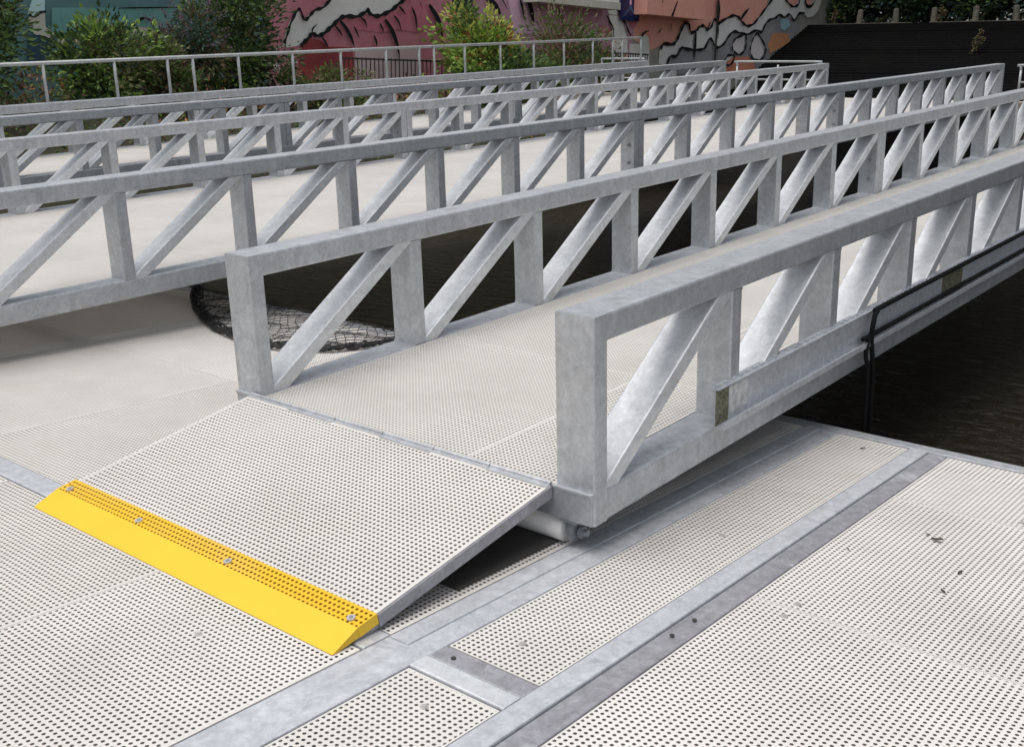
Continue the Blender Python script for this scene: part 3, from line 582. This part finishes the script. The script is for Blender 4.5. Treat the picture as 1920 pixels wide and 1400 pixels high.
# blue panel with a pale emblem
sg = thing('sign_panel', 'small dark blue panel with a pale drop and chevron emblem on the painted wall', 'sign', (-19.86, 29.42, 3.43))
q = MB(); q.box((-.03, -.50, 0), (0, .50, 1.5)); q.build('board', plain('navy_enamel', (.012, .022, .11), .4, 0, .1), sg)
q = MB(); q.face([(.004, .06 * math.cos(a) , .52 + .11 * math.sin(a)) for a in [k * math.pi / 8 for k in range(16)]]); q.build('emblem_drop', P['pale_pink'], sg)
q = MB()
for a, c_ in (((-.42, .10), (-.02, .36)), ((.42, .10), (.02, .36))):
    q.face([(.004, a[0], a[1]), (.004, a[0] * .8, a[1] - .0), (.004, c_[0], c_[1] - .05), (.004, c_[0], c_[1] + .04)])
q.face([(.0045, -.10, .34), (.0045, .10, .34), (.0045, .07, .46), (.0045, -.07, .46)])
q.build('emblem_chevron', plain('slate_blue_enamel', (.06, .12, .26), .4), sg)

# ------------------------------------------------------------------ bar fence in front of the painted wall
def fence(y0, y1, z0, z1, lab, step=.13):
    f = thing('bar_fence', lab, 'fence', (-19, y0, z0), group='steel bar fences before the painted wall')
    q = MB()
    for zz in (.12, z1 - z0 - .05): q.box((-.02, 0, zz), (.02, y1 - y0, zz + .04))
    q.build('fence_rail', M['fence'], f)
    q = MB(); q.bar((0, 0, 0), (0, 0, z1 - z0), (1, 0, 0), .02, .02, .003); b0 = q.build('fence_bar', M['fence'], f)
    k = 1
    while k * step < y1 - y0 and k < 96: inst(b0, f, (0, k * step, 0)); k += 1
M['fence'] = plain('dark_painted_steel', (.05, .045, .05), .5, 0, .3)
fence(16.9, 20.3, 1.15, 2.06, 'dark vertical bar fence under the black hatched pink part of the painted wall')
fence(25.4, 29.2, 1.2, 2.45, 'dark vertical bar fence behind the dry flowering bush')

# ------------------------------------------------------------------ foliage
def leafmat(name, col, tr=.25):
    m, t, b = newmat(name); v = coords(t)
    oi = ramp(t, noise(t, v, 2.2, 4, .6), [(.3, tuple(c * .6 for c in col)), (.7, tuple(c * 1.35 for c in col))])
    t.links.new(oi, b.inputs['Base Color']); b.inputs['Roughness'].default_value = .55; b.inputs['Specular IOR Level'].default_value = .3
    tl = N(t, 'ShaderNodeBsdfTranslucent'); t.links.new(oi, tl.inputs['Color']); mx = N(t, 'ShaderNodeMixShader'); mx.inputs[0].default_value = tr
    t.links.new(b.outputs[0], mx.inputs[1]); t.links.new(tl.outputs[0], mx.inputs[2]); t.links.new(mx.outputs[0], t.nodes['Material Output'].inputs['Surface'])
    return m
G = dict(dark=leafmat('leaf_dark_green', (0.058, 0.093, 0.042)), mid=leafmat('leaf_green', (0.120, 0.199, 0.058)), bright=leafmat('leaf_bright_green', (0.264, 0.396, 0.079)), yellow=leafmat('leaf_yellow_green', (0.527, 0.559, 0.131)),
    olive=leafmat('leaf_olive', (0.172, 0.174, 0.079)), brown=leafmat('leaf_brown', (0.196, 0.116, 0.079)), blue=leafmat('leaf_blue_green', (0.079, 0.139, 0.120)), rust=leafmat('leaf_rust', (0.527, 0.233, 0.105)),
    purple=leafmat('flower_purple', (0.200, 0.130, 0.190)), cream=leafmat('flower_cream', (0.500, 0.460, 0.360)), white=leafmat('flower_white', (0.600, 0.600, 0.550)), beige=leafmat('flower_beige', (0.340, 0.260, 0.190)))
bark = plain('bark', (.045, .035, .026), .95, 0, .4, 12, .5)
def leaf(q, p, d, s, w_, rn, mat, bend=.2):
    d = d.normalized(); a = Vector((rn.uniform(-1, 1), rn.uniform(-1, 1), rn.uniform(-1, 1))); sd_ = d.cross(a)
    if sd_.length < 1e-3: return
    sd_.normalize(); nn = d.cross(sd_)
    q.face([p, p + d * s * .45 + sd_ * s * w_ + nn * s * bend * .5, p + d * s + nn * s * -bend * .2, p + d * s * .45 - sd_ * s * w_ + nn * s * bend * .5], mat)
def crown(rn, rad, n, size, mats, weights, clumps=40, w_=.24, hollow=.45, droop=0., lobes=6):
    """leaves gathered in clumps through an uneven volume; centre at origin"""
    q = MB(); lb = []
    for k in range(lobes):
        d = Vector((rn.gauss(0, 1), rn.gauss(0, 1), rn.gauss(0, .8))).normalized(); lb.append((d, rn.uniform(.15, .5)))
    cs = []
    while len(cs) < clumps:
        d = Vector((rn.gauss(0, 1), rn.gauss(0, 1), rn.gauss(0, 1))).normalized()
        r_ = rn.uniform(hollow, 1) * (.72 + sum(a * max(0, d.dot(v_)) ** 3 for v_, a in lb))
        cs.append((Vector((d.x * rad[0] * r_, d.y * rad[1] * r_, d.z * rad[2] * r_)), d, rn.choices(range(len(mats)), weights)[0]))
    R = sum(rad) / 3
    for k in range(clumps // 3):                                 # stray shoots beyond the outline
        c_, d, mi = rn.choice(cs); ax = (d + Vector((rn.uniform(-.3, .3), rn.uniform(-.3, .3), rn.uniform(.1, .7)))).normalized(); ln_ = R * rn.uniform(.25, .6)
        for j in range(9): leaf(q, c_ + ax * ln_ * j / 9, ax + Vector((rn.gauss(0, .7), rn.gauss(0, .7), rn.gauss(0, .5))), size * rn.uniform(.5, 1), w_, rn, mi)
    for k in range(n):
        c_, d, mi = rn.choice(cs)
        off = Vector((rn.gauss(0, 1), rn.gauss(0, 1), rn.gauss(0, .8))) * R * .17
        ld = (off.normalized() + d * .6 + Vector((0, 0, -droop)) + Vector((rn.uniform(-.5, .5), rn.uniform(-.5, .5), rn.uniform(-.3, .6))))
        leaf(q, c_ + off, ld, size * rn.uniform(.6, 1.3), w_, rn, mi if rn.random() < .75 else rn.choices(range(len(mats)), weights)[0])
    return q, cs
def bush(name, label, cat, pos, rad, n, size, mats, weights, clumps=40, w_=.24, hollow=.35, droop=0, stems=5, flowers=None, seed=1, group='shrubs on the far bank'):
    rn = random.Random(seed); zb = pos[2] - rad[2] * 1.0
    base = min(zb, 1.05); t_ = thing(name, label, cat, (pos[0], pos[1], base), group=group)
    q, cs = crown(rn, rad, n, size, mats, weights, clumps, w_, hollow, droop)
    o = q.build('foliage', [G[m_] for m_ in mats], t_); o.location = (0, 0, pos[2] - base)
    q = MB()
    for k in range(stems):
        e = rn.choice(cs)[0] + Vector((0, 0, pos[2] - base)); s_ = Vector((rn.uniform(-.15, .15), rn.uniform(-.15, .15), -.1))
        q.tube([s_, s_.lerp(e, .5) + Vector((rn.uniform(-.1, .1), rn.uniform(-.1, .1), .1)), e], .02, 5, radii=[.03, .02, .008])
    q.build('stems', bark, t_)
    if flowers:
        fm, fn, fs, kind_ = flowers; q = MB()
        for k in range(fn):
            d = Vector((rn.gauss(0, 1), rn.gauss(0, 1), rn.gauss(.35, .8))).normalized(); p = Vector((d.x * rad[0], d.y * rad[1], d.z * rad[2])) * rn.uniform(.75, 1.12)
            if kind_ == 'spike':                              # tapering flower spikes
                ax = (d + Vector((rn.uniform(-.4, .4), rn.uniform(-.4, .4), rn.uniform(-.2, .5)))).normalized()
                for j in range(26):
                    u_ = j / 26; r_ = .035 * (1 - u_) + .006
                    leaf(q, p + ax * fs * u_ + Vector((rn.gauss(0, r_), rn.gauss(0, r_), rn.gauss(0, r_))), Vector((rn.gauss(0, 1), rn.gauss(0, 1), rn.gauss(0, 1))), .03, .4, rn, 0)
            else:
                for j in range(14):
                    leaf(q, p + Vector((rn.gauss(0, 1), rn.gauss(0, 1), rn.gauss(0, .5))) * fs * .3, Vector((rn.gauss(0, 1), rn.gauss(0, 1), rn.gauss(.4, 1))), .035, .45, rn, 0)
        o = q.build('flowers', G[fm], t_); o.location = (0, 0, pos[2] - base)
    return t_
bush('shrub', 'tall dark green shrub at the left end of the far bank', 'shrub', (-17.4, 8.15, 2.0), (1.0, .6, 1.5), 5000, .13, ['dark', 'mid', 'olive'], [6, 3, 1], 60, .2, seed=2)
bush('shrub', 'bright green leafy shrub before the sea green wall, left of the pale arch', 'shrub', (-17.3, 10.2, 1.72), (.8, .72, .85), 4200, .11, ['mid', 'bright', 'olive', 'dark'], [5, 4, 2, 3], 70, .26, seed=3, flowers=('cream', 10, .12, 'head'))
bush('shrub', 'low olive shrub under the pale painted arch', 'shrub', (-17.2, 11.25, 1.55), (.7, .6, .58), 3800, .10, ['olive', 'mid', 'brown'], [4, 3, 2], 50, .24, seed=4)
bush('flowering_shrub', 'loose shrub with drooping purple grey flower spikes', 'shrub', (-17.5, 12.05, 1.95), (.7, .6, .85), 3600, .12, ['olive', 'blue', 'brown', 'dark'], [3, 3, 2, 3], 46, .16, droop=.3, flowers=('purple', 46, .30, 'spike'), seed=5)
bush('shrub', 'largest dark shrub with small cream flowers, left of the white painted foam', 'shrub', (-17.9, 13.3, 2.2), (.95, .95, 1.5), 7000, .12, ['dark', 'mid', 'olive', 'bright'], [8, 3, 3, 1], 90, .24, flowers=('cream', 14, .14, 'head'), seed=6)
bush('weed', 'white flowered weed in front of the red base of the painted wall', 'weed', (-17.0, 13.75, 1.75), (.3, .3, .35), 500, .09, ['mid', 'olive'], [2, 2], 14, .2, flowers=('white', 16, .12, 'head'), stems=8, seed=7)
bush('shrub', 'low green shrub at the foot of the red painted wall', 'shrub', (-17.2, 14.9, 1.42), (.5, .95, .38), 3000, .09, ['mid', 'olive', 'bright', 'brown'], [4, 3, 2, 1], 44, .24, seed=8)
bush('shrub', 'yellow green shrub, the brightest on the bank, before the pink wall', 'shrub', (-17.9, 20.35, 2.25), (.9, 1.1, 1.0), 4600, .14, ['bright', 'yellow', 'mid', 'rust'], [6, 3, 4, .7], 70, .3, seed=9)
bush('shrub', 'dark green lower shrub under the yellow green shrub', 'shrub', (-17.1, 20.6, 1.62), (.6, 1.9, .55), 4500, .13, ['mid', 'dark', 'bright'], [5, 4, 2], 60, .3, seed=10)
bush('flowering_shrub', 'thin dry shrub with beige flower heads before the mauve wall', 'shrub', (-17.9, 23.6, 2.3), (.9, 1.7, 1.15), 3000, .15, ['olive', 'brown', 'mid'], [3, 3, 3], 60, .16, hollow=.2, flowers=('beige', 80, .28, 'spike'), stems=14, seed=11)
bush('shrub', 'brown green shrub under the dry flowering bush', 'shrub', (-17.0, 23.6, 1.75), (.6, 1.8, .55), 3600, .13, ['olive', 'mid', 'brown', 'dark'], [3, 3, 3, 2], 50, .26, seed=12)
# tangled undergrowth along the bank
rn = random.Random(21); q = MB()
for k in range(15000):
    y_ = rn.uniform(-2, 22.5); x_ = rn.uniform(-18.6, -15.1); z_ = 1.1 if x_ < -17 else max(.1, 1.1 - (-17 - x_) * -.0 - (x_ + 17) * .5)
    p = Vector((x_, y_, z_ + rn.uniform(-.1, .38) * (1 + .6 * math.sin(y_ * 2.1 + x_)))); mi = min(5, int(abs(rn.gauss(0, 1.6)) + (1.5 + 1.5 * math.sin(y_ * 1.3 + x_ * 2))))
    leaf(q, p, Vector((rn.gauss(0, 1), rn.gauss(0, 1), rn.gauss(.5, .8))), rn.uniform(.06, .16), .2, rn, mi)
kind(q.build('undergrowth', [G[k] for k in ('mid', 'dark', 'olive', 'brown', 'bright', 'rust')]), 'stuff')

# ------------------------------------------------------------------ trees on the embankment and behind the wall
def tree_parts(seed, h, spread, n, size, mats, weights, low=.1):
    rn = random.Random(seed); q, cs = crown(rn, (spread, spread, h * .48), n, size, mats, weights, 130, .34, .25, .2, 9)
    fo = q.build('crown', [G[k] for k in mats]); 
    q = MB(); tr = [Vector((0, 0, 0)), Vector((.15, .1, h * .2)), Vector((.1, -.1, h * .5)), Vector((.2, .1, h * .8))]
    q.tube(smooth_path(tr, 5), .3, 9, radii=[.34 - .3 * k / 15 for k in range(16)])
    for k in range(14):
        c_ = rn.choice(cs)[0] + Vector((0, 0, h * .5)); s_ = Vector((.12, 0, h * rn.uniform(.15, .6)))
        q.tube([s_, s_.lerp(c_, .5) + Vector((0, 0, -.2)), c_], .08, 5, radii=[.12, .07, .02])
    return fo, q.build('trunk', bark)
protos = [tree_parts(31, 15, 4.2, 9000, .42, ['dark', 'mid', 'blue'], [7, 2, 2]), tree_parts(32, 13, 4.6, 9000, .40, ['dark', 'mid', 'olive'], [6, 3, 2]), tree_parts(33, 17, 4.4, 9500, .44, ['dark', 'blue', 'mid'], [8, 2, 2])]
used = [False] * 3
def tree(i, x_, y_, z_, lab, rz, h, sc=1.0):
    t_ = thing('tree', lab, 'tree', (x_, y_, z_), (0, 0, rz), 'dark trees behind the bank')
    t_.scale = (sc, sc, sc)
    for k, o in enumerate(protos[i]):
        if used[i]: o = o.copy(); COL.objects.link(o)
        o.parent = t_; o.location = (0, 0, (15, 13, 17)[i] * .5 if k == 0 else 0)
    used[i] = True
TL = [(0, -25.5, 47.5, 'dark tree in the row above the embankment, nearest the painted wall'), (1, -21.3, 46.6, 'dark tree above the embankment, behind the second post from the painted wall'),
      (2, -17.2, 47.8, 'dark tree above the embankment, behind the middle post'), (0, -12.8, 46.8, 'dark tree above the embankment, behind the fifth post from the painted wall'),
      (1, -8.5, 47.6, 'dark tree above the embankment, just past the last post seen'), (2, -3.8, 47.0, 'dark tree above the embankment at the right edge of the view')]
for k, (i, x_, y_, lab) in enumerate(TL): tree(i, x_, y_, 3.95, lab, k * 1.1, 0, 1.3)
for k in range(8): tree(k % 3, 1.5 + k * 4.6, 47.3 + (k % 2), 3.95, 'dark tree in the row above the embankment beyond the right edge of the view', k * .9 + .4, 0)
for k in range(7): tree((k + 2) % 3, -40 + k * 8, 58 + (k % 2) * 2, 4.2, 'dark tree in the second row behind the embankment trees', k * 1.7, 0, 1.15)
# hedge of ivy at the foot of those trees
hm = ['dark', 'blue', 'mid', 'olive']
h0 = None
for k in range(24):
    x_ = -24.5 + (k % 12) * 2.6 + (1.2 if k > 11 else 0)
    if h0 is None or k == 1:
        rn = random.Random(50 + k); q, cs = crown(rn, (1.9, .9, 1.3), 4200, .20, hm, [9, 2, 2, 1], 70, .34, .3)
        hfo = q.build('foliage', [G[m_] for m_ in hm]); q = MB()
        for j in range(8): q.tube([(rn.uniform(-1, 1), 0, -1.1), tuple(rn.choice(cs)[0])], .03, 5)
        hst = q.build('stems', bark)
        fo, st = hfo, hst; h0 = 1
    else: fo, st = hfo.copy(), hst.copy(); COL.objects.link(fo); COL.objects.link(st)
    t_ = thing('hedge_shrub', 'dark evergreen shrub of the hedge along the top of the embankment', 'shrub', (x_, 43.9 + .25 * (k % 3) + (1.9 if k > 11 else 0), 4.0 if k < 12 else 4.5), (0, 0, (k % 2) * math.pi + .1 * k), 'hedge shrubs on top of the embankment')
    for o in (fo, st): o.parent = t_; o.location = (0, 0, 1.05)

# short posts along the top of the embankment
stone = plain('weathered_stone', (.17, .155, .125), .9, 0, .35, 6, .4)
names = ['second short post from the painted wall, in front of the hedge', 'third short post from the painted wall, darkest of the row', 'fourth short post from the painted wall, beside a lit weed', 'fifth short post from the painted wall', 'short post farthest from the painted wall, at the right edge']
p0 = None
for k, (x_, lab) in enumerate(zip((-18.08, -16.67, -15.25, -13.77, -12.38), names)):
    if p0 is None:
        q = MB(); q.tube([(0, 0, -.1), (0, 0, .06), (0, 0, .061), (.005, 0, .3), (.01, .005, .5), (.012, .005, .535), (.012, .005, .55)], .1, 10, radii=[.16, .155, .115, .11, .10, .085, .04]); p0 = o = q.build('short_post', stone, None, False)
    else: o = p0.copy(); COL.objects.link(o)
    o.location = (x_, 42.35, 3.86); o.rotation_euler = (0, [.02, -.04, .03, -.03, .05][k], k); tag(o, lab, 'post', 'short posts along the embankment')
q = MB(); q.box((-19.9, 42.12, 3.80), (-16.0, 42.24, 3.90)); q.box((-15.2, 42.12, 3.80), (38, 42.24, 3.895))
tag(q.build('coping', stone), 'pale stone coping along the top edge of the dark embankment', 'coping')
def weed(pos, h, lab, seed):
    rn = random.Random(seed); t_ = thing('weed', lab, 'weed', pos, group='weeds on the embankment'); q = MB(); f = MB()
    for k in range(3):
        e = Vector((rn.uniform(.15, .5) * h, rn.uniform(-.1, .1), h * rn.uniform(.6, 1))); path = smooth_path([(0, 0, -.05), tuple(e * .5 + Vector((.05 * k, 0, .08))), tuple(e)], 5)
        q.tube(path, .012, 5)
        for j in range(60):
            p = path[rn.randrange(2, len(path))]; leaf(f, p + Vector((rn.gauss(0, .05), rn.gauss(0, .05), rn.gauss(0, .05))), Vector((rn.gauss(0, 1), rn.gauss(0, 1), rn.gauss(.3, 1))), .08, .3, rn, rn.choice((0, 0, 1)))
    q.build('stem', bark, t_); f.build('leaves', [G['olive'], G['brown']], t_)
weed((-12.75, 39.2, 2.67), .8, 'thin straggling weed growing out of the dark embankment courses', 61)
weed((-19.2, 42.3, 3.88), .45, 'pale weed at the top of the embankment beside the painted wall', 62)
weed((-15.1, 42.25, 3.9), .5, 'pale weed beside the fourth short post', 63)
